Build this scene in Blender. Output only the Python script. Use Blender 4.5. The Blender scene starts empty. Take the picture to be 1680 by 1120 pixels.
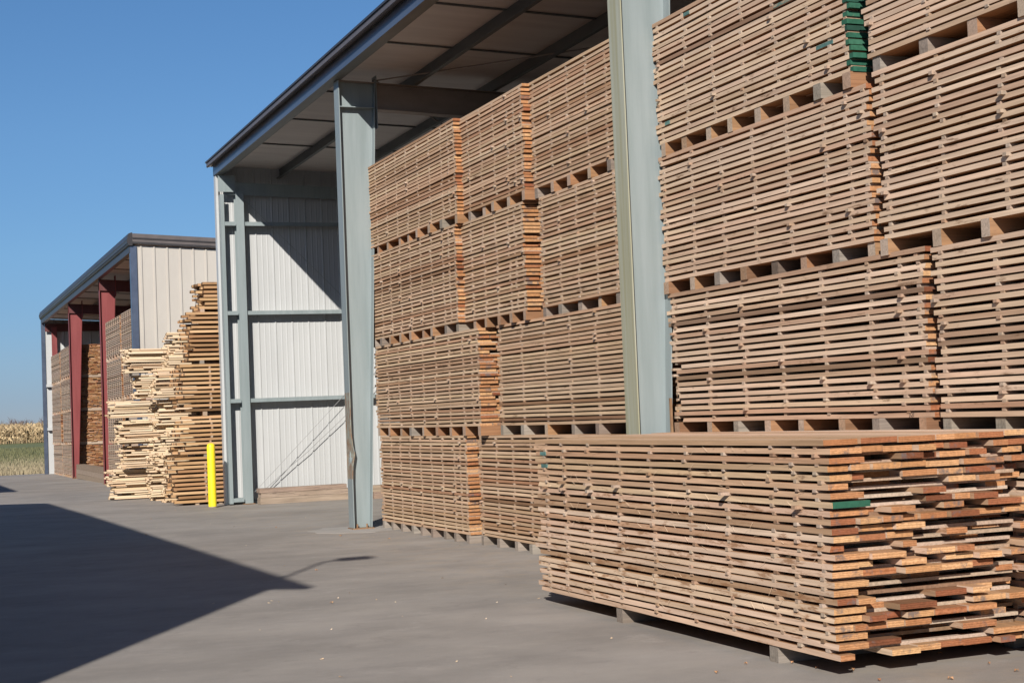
import bpy, math, random
from mathutils import Matrix, Vector
R = math.radians
sc = bpy.context.scene
col = sc.collection

# ------------------------------------------------------------------ camera
CY, CP, CR, FPX = 0.3853, 0.0465, -0.041, 2487.13
F = Vector((math.sin(CY)*math.cos(CP), math.cos(CY)*math.cos(CP), math.sin(CP)))
r0 = Vector((math.cos(CY), -math.sin(CY), 0)); u0 = r0.cross(F)
rr = r0*math.cos(CR)+u0*math.sin(CR); uu = -r0*math.sin(CR)+u0*math.cos(CR)
cd = bpy.data.cameras.new('camera'); cam = bpy.data.objects.new('camera', cd); col.objects.link(cam)
cd.sensor_width = 36; cd.lens = 36*FPX/1680; cd.clip_start = 0.1; cd.clip_end = 5000
m = Matrix((rr, uu, -F)).transposed().to_4x4(); m.translation = Vector((0, 0, 1.65)); cam.matrix_world = m
sc.camera = cam

# ------------------------------------------------------------------ sky and sun
SUN_EL = R(28.4); SUN_AZ = math.atan2(-0.5, -0.866)      # towards the sun: -x, -y
w = bpy.data.worlds.new("World"); sc.world = w; w.use_nodes = True
nt = w.node_tree; bg = nt.nodes['Background']
sk = nt.nodes.new('ShaderNodeTexSky'); sk.sky_type = 'NISHITA'; sk.sun_disc = False
sk.sun_elevation = SUN_EL; sk.sun_rotation = SUN_AZ
sk.air_density = 1.0; sk.dust_density = 0.0; sk.ozone_density = 9.0; sk.altitude = 1500
# a dry autumn sky: greyer and dimmer towards the horizon than the model gives
tc = nt.nodes.new('ShaderNodeTexCoord'); sx = nt.nodes.new('ShaderNodeSeparateXYZ'); nt.links.new(tc.outputs['Generated'], sx.inputs[0])
cr_ = nt.nodes.new('ShaderNodeValToRGB'); el = cr_.color_ramp.elements
el[0].position = 0.0; el[0].color = (.50, .47, .54, 1); el[1].position = 0.32; el[1].color = (1.03, 1.04, .92, 1)
for p_, c_ in ((.02, (.56, .52, .57)), (.045, (.69, .62, .615)), (.11, (.92, .84, .74)), (.185, (1.04, .96, .83))):
    e_ = el.new(p_); e_.color = (*c_, 1)
nt.links.new(sx.outputs[2], cr_.inputs[0])
mx = nt.nodes.new('ShaderNodeMix'); mx.data_type = 'RGBA'; mx.blend_type = 'MULTIPLY'; mx.inputs[0].default_value = 1
nt.links.new(sk.outputs[0], mx.inputs[6]); nt.links.new(cr_.outputs[0], mx.inputs[7])
nt.links.new(mx.outputs[2], bg.inputs[0]); bg.inputs[1].default_value = 0.085
sl = bpy.data.lights.new('sun', 'SUN'); sl.energy = 5.0; sl.angle = R(0.5); sl.color = (1.0, 0.94, 0.86)
so = bpy.data.objects.new('sun', sl); col.objects.link(so)
sd = Vector((-0.5*math.cos(SUN_EL), -0.866*math.cos(SUN_EL), math.sin(SUN_EL)))
so.rotation_euler = sd.to_track_quat('Z', 'Y').to_euler(); so.location = (0, 0, 30)
sc.view_settings.view_transform = 'Standard'; sc.view_settings.look = 'None'
sc.view_settings.exposure = 0.35; sc.view_settings.gamma = 1.0

# ------------------------------------------------------------------ helpers
def tag(o, label=None, cat=None, group=None, kind=None):
    if label: o['label'] = label
    if cat: o['category'] = cat
    if group: o['group'] = group
    if kind: o['kind'] = kind
    return o

def empty(name, loc, label, cat, group=None):
    o = bpy.data.objects.new(name, None); col.objects.link(o); o.location = loc
    o.empty_display_size = 0.2
    return tag(o, label, cat, group)

class MB:
    def __init__(s): s.v = []; s.f = []; s.m = []; s.t = []
    def add(s, verts, faces, mats, tone=(0.5, 0.5, 0.5)):
        b = len(s.v); s.v += verts; s.t += [tone]*len(verts)
        s.f += [tuple(b+i for i in f) for f in faces]
        s.m += mats if isinstance(mats, list) else [mats]*len(faces)
    def box(s, x0, x1, y0, y1, z0, z1, mat=0, tone=(0.5, 0.5, 0.5)):
        v = [(x0, y0, z0), (x1, y0, z0), (x1, y1, z0), (x0, y1, z0), (x0, y0, z1), (x1, y0, z1), (x1, y1, z1), (x0, y1, z1)]
        f = [(0, 3, 2, 1), (4, 5, 6, 7), (0, 1, 5, 4), (1, 2, 6, 5), (2, 3, 7, 6), (3, 0, 4, 7)]
        s.add(v, f, mat, tone)
    def bar(s, a, b, r, n=6, mat=0, tone=(0.5, 0.5, 0.5), r2=None):
        a = Vector(a); b = Vector(b); d = (b-a).normalized(); r2 = r if r2 is None else r2
        p = d.orthogonal().normalized(); q = d.cross(p)
        v = []; 
        for c, rad in ((a, r), (b, r2)):
            for k in range(n):
                t = 2*math.pi*k/n; v.append(tuple(c+p*math.cos(t)*rad+q*math.sin(t)*rad))
        f = [(k, (k+1) % n, n+(k+1) % n, n+k) for k in range(n)]+[tuple(range(n))[::-1], tuple(range(n, 2*n))]
        s.add(v, f, mat, tone)
    def prism(s, pts, axis, a, b, mat=0, tone=(0.5, 0.5, 0.5)):
        """pts: 2-D outline; axis 'y': pts are (x,z) swept from y=a to b; 'x': pts are (y,z); 'z': pts are (x,y)"""
        def P(p, t): return {'y': (p[0], t, p[1]), 'x': (t, p[0], p[1]), 'z': (p[0], p[1], t)}[axis]
        n = len(pts); v = [P(p, a) for p in pts]+[P(p, b) for p in pts]
        f = [(k, (k+1) % n, n+(k+1) % n, n+k) for k in range(n)]+[tuple(range(n))[::-1], tuple(range(n, 2*n))]
        s.add(v, f, mat, tone)
    def build(s, name, mats, parent=None, smooth=False, **kw):
        me = bpy.data.meshes.new(name)
        if parent is not None:
            l = parent_world(parent); v = [(a-l[0], b-l[1], c-l[2]) for a, b, c in s.v]
        else: v = s.v
        me.from_pydata(v, [], s.f)
        for mt in (mats if isinstance(mats, (list, tuple)) else [mats]): me.materials.append(mt)
        me.polygons.foreach_set('material_index', s.m)
        at = me.color_attributes.new('tone', 'FLOAT_COLOR', 'POINT')
        at.data.foreach_set('color', [c for t in s.t for c in (t[0], t[1], t[2], 1.0)])
        if smooth: me.polygons.foreach_set('use_smooth', [True]*len(me.polygons))
        me.update()
        o = bpy.data.objects.new(name, me); col.objects.link(o)
        if parent is not None: o.parent = parent
        return tag(o, **kw) if kw else o

def parent_world(o):
    l = Vector((0, 0, 0))
    while o is not None: l = l+Vector(o.location); o = o.parent
    return l

# ------------------------------------------------------------------ materials
def mat(name):
    m = bpy.data.materials.new(name); m.use_nodes = True
    return m, m.node_tree, m.node_tree.nodes['Principled BSDF']

def N(nt, t, **k):
    n = nt.nodes.new(t)
    for a, b in k.items():
        if a.startswith('i_'): n.inputs[a[2:].replace('_', ' ')].default_value = b
        else: setattr(n, a, b)
    return n

def ramp(nt, src, pts):
    r_ = nt.nodes.new('ShaderNodeValToRGB'); e = r_.color_ramp.elements
    e[0].position, e[0].color = pts[0][0], (*pts[0][1], 1); e[1].position, e[1].color = pts[1][0], (*pts[1][1], 1)
    for p, c in pts[2:]:
        x = e.new(p); x.color = (*c, 1)
    nt.links.new(src, r_.inputs[0]); return r_.outputs[0]

def mix(nt, fac, a, b, mode='MIX'):
    n = nt.nodes.new('ShaderNodeMix'); n.data_type = 'RGBA'; n.blend_type = mode
    for k, v in ((0, fac), (6, a), (7, b)):
        if isinstance(v, (int, float)): n.inputs[k].default_value = v
        elif isinstance(v, tuple): n.inputs[k].default_value = (*v, 1)
        else: nt.links.new(v, n.inputs[k])
    return n.outputs[2]

def mathn(nt, op, a, b=None, clamp=False):
    n = nt.nodes.new('ShaderNodeMath'); n.operation = op; n.use_clamp = clamp
    for k, v in ((0, a), (1, b)):
        if v is None: continue
        if isinstance(v, (int, float)): n.inputs[k].default_value = v
        else: nt.links.new(v, n.inputs[k])
    return n.outputs[0]

def coords(nt, scale, tone=True, world=False):
    src = N(nt, 'ShaderNodeNewGeometry').outputs['Position'] if world else N(nt, 'ShaderNodeTexCoord').outputs['Object']
    mp = N(nt, 'ShaderNodeMapping'); mp.inputs['Scale'].default_value = scale; nt.links.new(src, mp.inputs[0])
    if not tone: return mp.outputs[0], None
    at = N(nt, 'ShaderNodeAttribute', attribute_name='tone')
    ad = N(nt, 'ShaderNodeVectorMath', operation='MULTIPLY_ADD'); nt.links.new(at.outputs['Color'], ad.inputs[0])
    ad.inputs[1].default_value = (37, 53, 71); nt.links.new(mp.outputs[0], ad.inputs[2])
    return ad.outputs[0], at

def bump(nt, bs, src, strength, dist=0.004):
    b = N(nt, 'ShaderNodeBump'); b.inputs['Strength'].default_value = strength; b.inputs['Distance'].default_value = dist
    nt.links.new(src, b.inputs['Height']); nt.links.new(b.outputs[0], bs.inputs['Normal'])

def wood(name, a, b, c, stain, along='y', across=60, along_s=1.6, stain_lvl=0.66, dark=0.55, dirt=0.0, sscale=None, rings=0):
    """a/b/c: pale, usual and reddish tone of a board (picked by the board's own random tone), stain: bark and blue-stain colour"""
    m, nt, bs = mat(name)
    s = (across, along_s, across) if along == 'y' else (along_s, across, across)
    v, at = coords(nt, s)
    sep = N(nt, 'ShaderNodeSeparateColor'); nt.links.new(at.outputs['Color'], sep.inputs[0])
    base = ramp(nt, sep.outputs[0], [(0.0, a), (0.45, b), (0.85, c), (1.0, tuple(x*0.6 for x in c))])
    gr = N(nt, 'ShaderNodeTexNoise', i_Scale=1.0, i_Detail=5.0, i_Roughness=0.65); nt.links.new(v, gr.inputs['Vector'])
    g = ramp(nt, gr.outputs[0], [(0.25, (dark,)*3), (0.62, (1.08,)*3)])
    cl = mix(nt, 1.0, base, g, 'MULTIPLY')
    cl = mix(nt, 1.0, cl, ramp(nt, sep.outputs[2], [(0.0, (1.05, 0.965, 0.93)), (0.5, (1.0, 1.0, 1.0)), (1.0, (1.0, 0.99, 0.92))]), 'MULTIPLY')
    if rings:
        wv = N(nt, 'ShaderNodeTexWave', wave_type='RINGS', i_Scale=rings, i_Distortion=3.0, i_Detail=2.0); nt.links.new(v, wv.inputs['Vector'])
        cl = mix(nt, 1.0, cl, ramp(nt, wv.outputs['Fac'], [(0.2, (0.80, 0.74, 0.68)), (0.7, (1.06, 1.05, 1.04))]), 'MULTIPLY')
    # broad patches of a different hue along the board, and stains
    s2 = (9, 1.1, 9) if along == 'y' else (1.1, 9, 9)
    v2, _ = coords(nt, s2)
    p = N(nt, 'ShaderNodeTexNoise', i_Scale=1.0, i_Detail=3.0); nt.links.new(v2, p.inputs['Vector'])
    pf = ramp(nt, p.outputs[0], [(0.45, (0, 0, 0)), (0.62, (0.55,)*3)])
    cl = mix(nt, pf, cl, mix(nt, 1.0, cl, (0.86, 0.84, 0.80), 'MULTIPLY'))
    s3 = sscale or ((14, 2.6, 14) if along == 'y' else (2.6, 14, 14))
    v3, _ = coords(nt, s3)
    q = N(nt, 'ShaderNodeTexNoise', i_Scale=1.3, i_Detail=6.0, i_Roughness=0.7); nt.links.new(v3, q.inputs['Vector'])
    th = mathn(nt, 'ADD', q.outputs[0], mathn(nt, 'MULTIPLY', sep.outputs[1], 0.10))
    sf = ramp(nt, th, [(stain_lvl, (0, 0, 0)), (stain_lvl+0.10, (0.85,)*3)])
    cl = mix(nt, sf, cl, stain)
    nt.links.new(cl, bs.inputs['Base Color']); bs.inputs['Roughness'].default_value = 0.85
    bs.inputs['Specular IOR Level'].default_value = 0.25
    bump(nt, bs, gr.outputs[0], 0.5, 0.003)
    return m

# weathered long edge / fresh sawn end / inner face
EDGE = wood('weathered board edge', (0.66, 0.50, 0.375), (0.57, 0.425, 0.315), (0.43, 0.285, 0.195), (0.16, 0.09, 0.05), dark=0.72)
EDGE_F = wood('yard pack board edge', (0.66, 0.50, 0.38), (0.57, 0.415, 0.31), (0.45, 0.29, 0.18), (0.27, 0.14, 0.07), dark=0.74, stain_lvl=0.61)  # slightly pink edge colour for the boards of the yard pack
END = wood('sawn end grain', (0.56, 0.35, 0.19), (0.43, 0.22, 0.105), (0.27, 0.10, 0.05), (0.12, 0.10, 0.095), across=45, along_s=45, dark=0.66, stain_lvl=0.60, sscale=(5, 5, 5), rings=0.9)
FACE = wood('board face', (0.47, 0.29, 0.17), (0.40, 0.23, 0.12), (0.30, 0.15, 0.08), (0.14, 0.08, 0.05), dark=0.65)
LATH = wood('pale lath', (0.72, 0.59, 0.43), (0.65, 0.52, 0.37), (0.54, 0.40, 0.26), (0.30, 0.18, 0.10), along='x', stain_lvl=0.68, dark=0.78)
LEND = wood('pale lath end', (0.62, 0.46, 0.28), (0.50, 0.34, 0.19), (0.34, 0.2, 0.1), (0.2, 0.12, 0.08), along='x', across=40, along_s=40)
XEDGE = wood('brown board edge', (0.55, 0.37, 0.21), (0.43, 0.26, 0.135), (0.25, 0.14, 0.07), (0.12, 0.07, 0.04), along='x', dark=0.7)
XEND = wood('brown board end', (0.36, 0.24, 0.14), (0.24, 0.14, 0.075), (0.12, 0.07, 0.04), (0.08, 0.05, 0.03), along='x', across=40, along_s=40, stain_lvl=0.55)
BEAR = wood('bearer side', (0.34, 0.20, 0.11), (0.29, 0.16, 0.085), (0.20, 0.11, 0.065), (0.16, 0.10, 0.07), along='x', across=50, dark=0.65)
BEARE = wood('bearer end', (0.46, 0.37, 0.30), (0.38, 0.29, 0.225), (0.36, 0.23, 0.15), (0.18, 0.15, 0.13), along='x', across=60, along_s=60, dark=0.6)
GBEAR = wood('grey bearer', (0.30, 0.265, 0.23), (0.25, 0.22, 0.19), (0.21, 0.17, 0.14), (0.14, 0.12, 0.10), along='x', across=50, dark=0.6)
TIMB = wood('weathered timber', (0.36, 0.29, 0.23), (0.30, 0.235, 0.19), (0.25, 0.18, 0.14), (0.13, 0.10, 0.08), along='x', across=30, dark=0.55)
FEDGE = wood('far grey board edge', (0.50, 0.42, 0.35), (0.45, 0.37, 0.30), (0.40, 0.30, 0.23), (0.2, 0.13, 0.09), dark=0.8)
GREENP = wood('green end paint', (0.04, 0.14, 0.09), (0.022, 0.10, 0.065), (0.02, 0.07, 0.05), (0.30, 0.2, 0.12), across=30, along_s=30, stain_lvl=0.70, dark=0.7)
TEALP = wood('teal edge mark', (0.12, 0.24, 0.22), (0.10, 0.21, 0.2), (0.08, 0.18, 0.17), (0.4, 0.28, 0.18), across=40, along_s=20, stain_lvl=0.62)

def paint(name, c1, c2, rough=0.5, scale=(6, 6, 1.2), dirt=None, dirt_lvl=0.6, metallic=0.0, world=False, lo=0.35, hi=0.65):
    m, nt, bs = mat(name)
    v, _ = coords(nt, scale, tone=False, world=world)
    n = N(nt, 'ShaderNodeTexNoise', i_Scale=1.0, i_Detail=5.0, i_Roughness=0.6); nt.links.new(v, n.inputs['Vector'])
    c = ramp(nt, n.outputs[0], [(lo, c1), (hi, c2)])
    if dirt:
        v2, _ = coords(nt, tuple(x*2.3 for x in scale), tone=False, world=world)
        n2 = N(nt, 'ShaderNodeTexNoise', i_Scale=1.0, i_Detail=8.0, i_Roughness=0.75); nt.links.new(v2, n2.inputs['Vector'])
        f = ramp(nt, n2.outputs[0], [(dirt_lvl, (0, 0, 0)), (dirt_lvl+0.08, (0.8,)*3)])
        c = mix(nt, f, c, dirt)
    nt.links.new(c, bs.inputs['Base Color']); bs.inputs['Roughness'].default_value = rough
    bs.inputs['Metallic'].default_value = metallic
    bump(nt, bs, n.outputs[0], 0.08, 0.01)
    return m

STEEL = paint('grey green primed steel', (0.20, 0.24, 0.245), (0.24, 0.28, 0.288), 0.45, (9, 9, 0.7), (0.15, 0.145, 0.12), 0.655)
STEELD = paint('dusty flange primer', (0.36, 0.37, 0.30), (0.29, 0.28, 0.18), 0.55, (20, 20, 0.5), (0.25, 0.17, 0.09), 0.66)
RUST = paint('rust', (0.17, 0.09, 0.045), (0.27, 0.16, 0.085), 0.8, (20, 20, 8), (0.4, 0.38, 0.32), 0.6)
PURL = paint('purlin primer', (0.085, 0.092, 0.09), (0.12, 0.125, 0.12), 0.5, (4, 1, 4), (0.16, 0.13, 0.11), 0.62)
RAFT = paint('rafter primer', (0.20, 0.165, 0.14), (0.25, 0.21, 0.18), 0.55, (2, 2, 4), (0.14, 0.11, 0.09), 0.62)
WHITEW = paint('white wall sheet', (0.42, 0.43, 0.43), (0.46, 0.47, 0.47), 0.4, (1.2, 1.2, 0.5), (0.36, 0.36, 0.35), 0.70)
CREAM = paint('cream wall sheet', (0.42, 0.385, 0.34), (0.46, 0.425, 0.375), 0.42, (1, 1, 0.4))
ROOFU = paint('roof liner', (0.52, 0.47, 0.44), (0.60, 0.55, 0.51), 0.7, (0.6, 4, 1), (0.45, 0.4, 0.36), 0.68)
BROWN = paint('dark brown trim', (0.03, 0.026, 0.026), (0.042, 0.036, 0.034), 0.4, (3, 0.5, 3))
BROWNL = paint('grey brown trim', (0.095, 0.08, 0.074), (0.12, 0.10, 0.094), 0.4, (3, 0.5, 3))
BLUEG = paint('blue grey eave metal', (0.075, 0.095, 0.14), (0.10, 0.125, 0.18), 0.3, (3, 0.4, 3), metallic=0.3)
REDST = paint('red primed steel', (0.17, 0.032, 0.033), (0.22, 0.05, 0.05), 0.5, (6, 6, 0.6), (0.10, 0.03, 0.03), 0.66)
RUSTY = paint('rust streaked primer', (0.205, 0.24, 0.235), (0.30, 0.28, 0.20), 0.6, (14, 14, 3), (0.20, 0.10, 0.05), 0.47)
REDDK = paint('dark red rafter', (0.085, 0.022, 0.022), (0.11, 0.03, 0.03), 0.55, (6, 6, 0.6))
CABLE = paint('galvanised cable', (0.20, 0.20, 0.20), (0.28, 0.28, 0.28), 0.4)
YEL = paint('yellow sleeve', (0.85, 0.66, 0.015), (0.90, 0.72, 0.03), 0.45, (9, 9, 3), (0.38, 0.28, 0.06), 0.64)
STRAP = paint('black strap', (0.03, 0.03, 0.03), (0.05, 0.05, 0.05), 0.4)
ROOFT = paint('galvalume roof', (0.45, 0.46, 0.47), (0.52, 0.53, 0.54), 0.35, (1, 1, 1), metallic=0.6)

def ground_mat():
    m, nt, bs = mat('yard concrete')
    v, _ = coords(nt, (1, 1, 1), tone=False, world=True)
    n1 = N(nt, 'ShaderNodeTexNoise', i_Scale=0.35, i_Detail=6.0, i_Roughness=0.6); nt.links.new(v, n1.inputs['Vector'])
    c = ramp(nt, n1.outputs[0], [(0.35, (0.255, 0.234, 0.212)), (0.65, (0.31, 0.285, 0.26))])
    # long scuffs left by forklifts
    mp = N(nt, 'ShaderNodeMapping'); mp.inputs['Scale'].default_value = (0.7, 1.0, 1); mp.inputs['Rotation'].default_value = (0, 0, 0.35)
    nt.links.new(v, mp.inputs[0])
    n2 = N(nt, 'ShaderNodeTexNoise', i_Scale=0.8, i_Detail=7.0, i_Roughness=0.65); nt.links.new(mp.outputs[0], n2.inputs['Vector'])
    f = ramp(nt, n2.outputs[0], [(0.34, (0.84, 0.835, 0.83)), (0.66, (1.09, 1.085, 1.08))])
    c = mix(nt, 1.0, c, f, 'MULTIPLY')
    n3 = N(nt, 'ShaderNodeTexNoise', i_Scale=140.0, i_Detail=3.0); nt.links.new(v, n3.inputs['Vector'])
    f3 = ramp(nt, n3.outputs[0], [(0.3, (0.86,)*3), (0.7, (1.12,)*3)])
    c = mix(nt, 1.0, c, f3, 'MULTIPLY')
    # darker oily spots and pale dust
    n4 = N(nt, 'ShaderNodeTexNoise', i_Scale=1.7, i_Detail=9.0, i_Roughness=0.8); nt.links.new(v, n4.inputs['Vector'])
    c = mix(nt, ramp(nt, n4.outputs[0], [(0.56, (0, 0, 0)), (0.70, (0.55,)*3)]), c, (0.15, 0.135, 0.125))
    c = mix(nt, ramp(nt, n4.outputs[0], [(0.33, (0.6,)*3), (0.44, (0, 0, 0))]), c, (0.36, 0.33, 0.30))
    # sawdust trodden in along the open front of the shed
    sp_ = N(nt, 'ShaderNodeSeparateXYZ'); nt.links.new(v, sp_.inputs[0])
    n6 = N(nt, 'ShaderNodeTexNoise', i_Scale=2.6, i_Detail=9.0, i_Roughness=0.75); nt.links.new(v, n6.inputs['Vector'])
    th = mathn(nt, 'MULTIPLY', mathn(nt, 'MULTIPLY', mathn(nt, 'SUBTRACT', sp_.outputs[0], 4.6, True), 1.0, True), mathn(nt, 'MULTIPLY', mathn(nt, 'SUBTRACT', n6.outputs[0], 0.47), 5.0, True))
    c = mix(nt, mathn(nt, 'MULTIPLY', th, 0.45), c, (0.36, 0.29, 0.21))
    # thin sandy streaks washed along the fall of the yard
    mp2 = N(nt, 'ShaderNodeMapping'); mp2.inputs['Scale'].default_value = (0.9, 1.5, 1); mp2.inputs['Rotation'].default_value = (0, 0, 0.36)
    nt.links.new(v, mp2.inputs[0])
    n5 = N(nt, 'ShaderNodeTexNoise', i_Scale=1.0, i_Detail=8.0, i_Roughness=0.7); nt.links.new(mp2.outputs[0], n5.inputs['Vector'])
    c = mix(nt, ramp(nt, n5.outputs[0], [(0.50, (0, 0, 0)), (0.74, (0.5,)*3)]), c, (0.36, 0.325, 0.285))
    c = mix(nt, ramp(nt, n5.outputs[0], [(0.26, (0.5,)*3), (0.46, (0, 0, 0))]), c, (0.18, 0.165, 0.155))
    nt.links.new(c, bs.inputs['Base Color']); bs.inputs['Roughness'].default_value = 0.8
    bs.inputs['Specular IOR Level'].default_value = 0.3
    bump(nt, bs, n3.outputs[0], 0.35, 0.003)
    return m
CONC = ground_mat()

def field_mat():
    m, nt, bs = mat('field')
    v, _ = coords(nt, (1, 1, 1), tone=False, world=True)
    sep = N(nt, 'ShaderNodeSeparateXYZ'); nt.links.new(v, sep.inputs[0])
    n1 = N(nt, 'ShaderNodeTexNoise', i_Scale=0.25, i_Detail=8.0, i_Roughness=0.7); nt.links.new(v, n1.inputs['Vector'])
    n2 = N(nt, 'ShaderNodeTexNoise', i_Scale=5.0, i_Detail=6.0, i_Roughness=0.7); nt.links.new(v, n2.inputs['Vector'])
    dry = ramp(nt, n2.outputs[0], [(0.3, (0.20, 0.16, 0.10)), (0.7, (0.36, 0.30, 0.20))])
    gre = ramp(nt, n2.outputs[0], [(0.3, (0.08, 0.10, 0.035)), (0.7, (0.15, 0.165, 0.065))])
    t = mathn(nt, 'ADD', mathn(nt, 'DIVIDE', mathn(nt, 'SUBTRACT', sep.outputs[1], 84.0), 34.0), mathn(nt, 'MULTIPLY', mathn(nt, 'SUBTRACT', n1.outputs[0], 0.5), 1.6))
    f = ramp(nt, t, [(0.15, (0, 0, 0)), (0.75, (1, 1, 1))])
    nt.links.new(mix(nt, f, dry, gre), bs.inputs['Base Color']); bs.inputs['Roughness'].default_value = 0.95
    return m
FIELD = field_mat()
EDGE_T = wood('tan weathered board edge', (0.60, 0.44, 0.30), (0.50, 0.35, 0.235), (0.38, 0.22, 0.13), (0.16, 0.09, 0.05), dark=0.70)
def plain(name, a, b, scale=8.0, rough=0.9):
    m, nt, bs = mat(name)
    v, at = coords(nt, (scale,)*3)
    sep = N(nt, 'ShaderNodeSeparateColor'); nt.links.new(at.outputs['Color'], sep.inputs[0])
    nt.links.new(ramp(nt, sep.outputs[0], [(0, a), (1, b)]), bs.inputs['Base Color']); bs.inputs['Roughness'].default_value = rough
    return m
CORN = plain('dry corn leaf', (0.56, 0.43, 0.25), (0.32, 0.22, 0.12))
GRASSM = plain('grass blade', (0.30, 0.25, 0.16), (0.13, 0.13, 0.06))
TWIG = plain('bare twig', (0.17, 0.115, 0.10), (0.10, 0.07, 0.065))
FARGREEN = plain('far bush', (0.10, 0.09, 0.06), (0.13, 0.09, 0.07))

# ------------------------------------------------------------------ ground
def gz(y):                         # the yard falls gently away beyond the big shed, the field rises again
    if y < 30: return 0.0
    if y < 75: return -0.0066*(y-30)
    if y < 95: return -0.297
    if y < 175: return -0.297+0.8*((y-95)/80)**1.5
    return 0.503
def sheet(name, x0, x1, ys, m, lift=0.0, **kw):
    b = MB(); v = []; f = []
    for y in ys: v += [(x0, y, gz(y)+lift), (x1, y, gz(y)+lift)]
    for k in range(len(ys)-1): f.append((2*k, 2*k+1, 2*k+3, 2*k+2))
    b.add(v, f, 0); return b.build(name, m, **kw)
sheet('field_ground', -1500, 1500, [-60, 30]+list(range(34, 76, 3))+[75, 95]+list(range(100, 180, 5))+[200, 400, 3000], FIELD, -0.03, kind='structure')
sheet('yard_pavement', -60, 90, [-50, 0, 30]+[30+3*k for k in range(1, 15)]+[73.0], CONC, 0.0, kind='structure')

random.seed(5)
def grassy(name, n, x0, x1, y0, y1, h0, h1, label):
    b = MB()
    for _ in range(n):
        x = random.uniform(x0, x1); y = y0+(y1-y0)*random.random()**1.5; h = random.uniform(h0, h1); z = gz(y)-0.03
        a = random.uniform(0, 3.14); dx = math.cos(a)*h*0.16; dy = math.sin(a)*h*0.16; lx = random.uniform(-.3, .3)*h; ly = random.uniform(-.3, .3)*h
        t = (min(1, max(0, (y-84)/34+random.uniform(-.4, .4))), random.random(), random.random())
        b.add([(x-dx, y-dy, z), (x+dx, y+dy, z), (x+lx, y+ly, z+h)], [(0, 1, 2)], 0, t)
    b.build(name, GRASSM, kind='stuff', label=label)
grassy('grass', 40000, -6, 14, 73.2, 150, 0.08, 0.24, 'dry tan and green grass verge growing beyond the pavement edge')

def corn():
    b = MB(); random.seed(8)
    for row in range(16):
        y = 172+row*0.8
        x = -25+random.random()*.2
        while x < 45:
            h = random.uniform(1.75, 2.3); z = gz(y); t = (random.random(), random.random(), 0)
            xx = x+random.uniform(-.05, .05); yy = y+random.uniform(-.08, .08)
            lx = random.uniform(-.12, .12)
            b.add([(xx-.018, yy, z), (xx+.018, yy, z), (xx+lx+.012, yy+.02, z+h), (xx+lx-.012, yy, z+h)], [(0, 1, 2, 3)], 0, t)
            for k in range(5):
                hz = z+h*random.uniform(.2, .95); a = random.uniform(0, 6.28); L = random.uniform(.25, .5)
                ca, sa = math.cos(a), math.sin(a)
                b.add([(xx-sa*.04, yy+ca*.04, hz), (xx+sa*.04, yy-ca*.04, hz), (xx+ca*L*.6, yy+sa*L*.6, hz+.12), (xx+ca*L, yy+sa*L, hz-.22)], [(0, 1, 2), (0, 2, 3)], 0, (random.random()*0.9, 0, 0))
            x += random.uniform(.14, .24)
    b.build('corn_crop', CORN, kind='stuff', label='strip of dry standing corn beyond the green verge')
corn()

def tree_line():
    random.seed(12)
    for i in range(34):
        x = -22+i*2.3+random.uniform(-.8, .8); y = 420+random.uniform(-25, 25); h = random.uniform(3.4, 5.2)
        if i % 7 == 3: h += 1.0
        root = empty('bare_bush', (x, y, 0.5), 'bare reddish brown bush in the brushy line behind the dry corn', 'bush', 'bare bushes behind the corn')
        tb = MB(); tb.bar((x, y, 0.4), (x+.1, y, 0.5+h*.3), 0.12, 6, r2=0.05); tb.build('trunk', TWIG, root)
        cb = MB()
        for k in range(46):
            a = random.uniform(0, 6.28); z0 = 0.5+h*random.uniform(.02, .3); L = h*random.uniform(.4, .75)
            e = random.uniform(.5, 1.4); c = Vector((x, y, z0)); d = Vector((math.cos(a)*math.cos(e), math.sin(a)*math.cos(e), math.sin(e)))
            p = c+d*L; cb.bar(c, p, .04, 3, tone=(random.random(), 0, 0), r2=.02)
            for q in range(12):
                s = c+d*L*random.uniform(.2, 1); dd = (d+Vector((random.uniform(-1, 1), random.uniform(-1, 1), random.uniform(-.4, 1)))*.8).normalized()
                cb.bar(s, s+dd*L*random.uniform(.15, .35), .035, 3, tone=(random.random(), 0, 0), r2=.02)
        cb.build('crown', TWIG, root)
tree_line()

# ------------------------------------------------------------------ boards and packs
def rnd_tone(bias=0.0):
    return (min(1, max(0, random.gauss(0.42+bias, 0.24))), random.random(), random.random())

def board(b, T, u0, u1, v0, v1, z0, t, segs=4, jit=0.003, wane=0.0, warp=0.004, tone=None, em=1, skew=0.0):
    """one board: u along its length, v across; mats 0 edge, em end, 2 face. T maps (u,v,z) to world."""
    tone = tone or rnd_tone()
    vs = []; ph = random.uniform(0, 6.28); wl = random.uniform(1.5, 4.0)
    n = segs+1
    for k in range(n):
        s = k/segs; u = u0+(u1-u0)*s
        dz = warp*math.sin(ph+s*wl)+skew*(s-0.5)
        j = random.uniform(-jit, jit); ws = wane*max(0, math.sin(ph*3+s*9))*random.uniform(.6, 1)
        eu = 0
        zt = random.uniform(-.0012, .0012)
        vs += [T(u+eu, v0+j, z0+dz+zt), T(u, v1, z0+dz), T(u, v1, z0+dz+t), T(u+eu, v0+j+ws, z0+dz+t+zt)]
    f = []; m = []
    for k in range(segs):
        a = 4*k; c = 4*(k+1)
        f += [(a, a+3, c+3, c), (a+3, a+2, c+2, c+3), (a+2, a+1, c+1, c+2), (a+1, a, c, c+1)]; m += [0, 2, 2, 2]
    f += [(0, 1, 2, 3), tuple(4*segs+i for i in (3, 2, 1, 0))]; m += [em, em]
    b.add(vs, f, m, tone)

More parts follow.
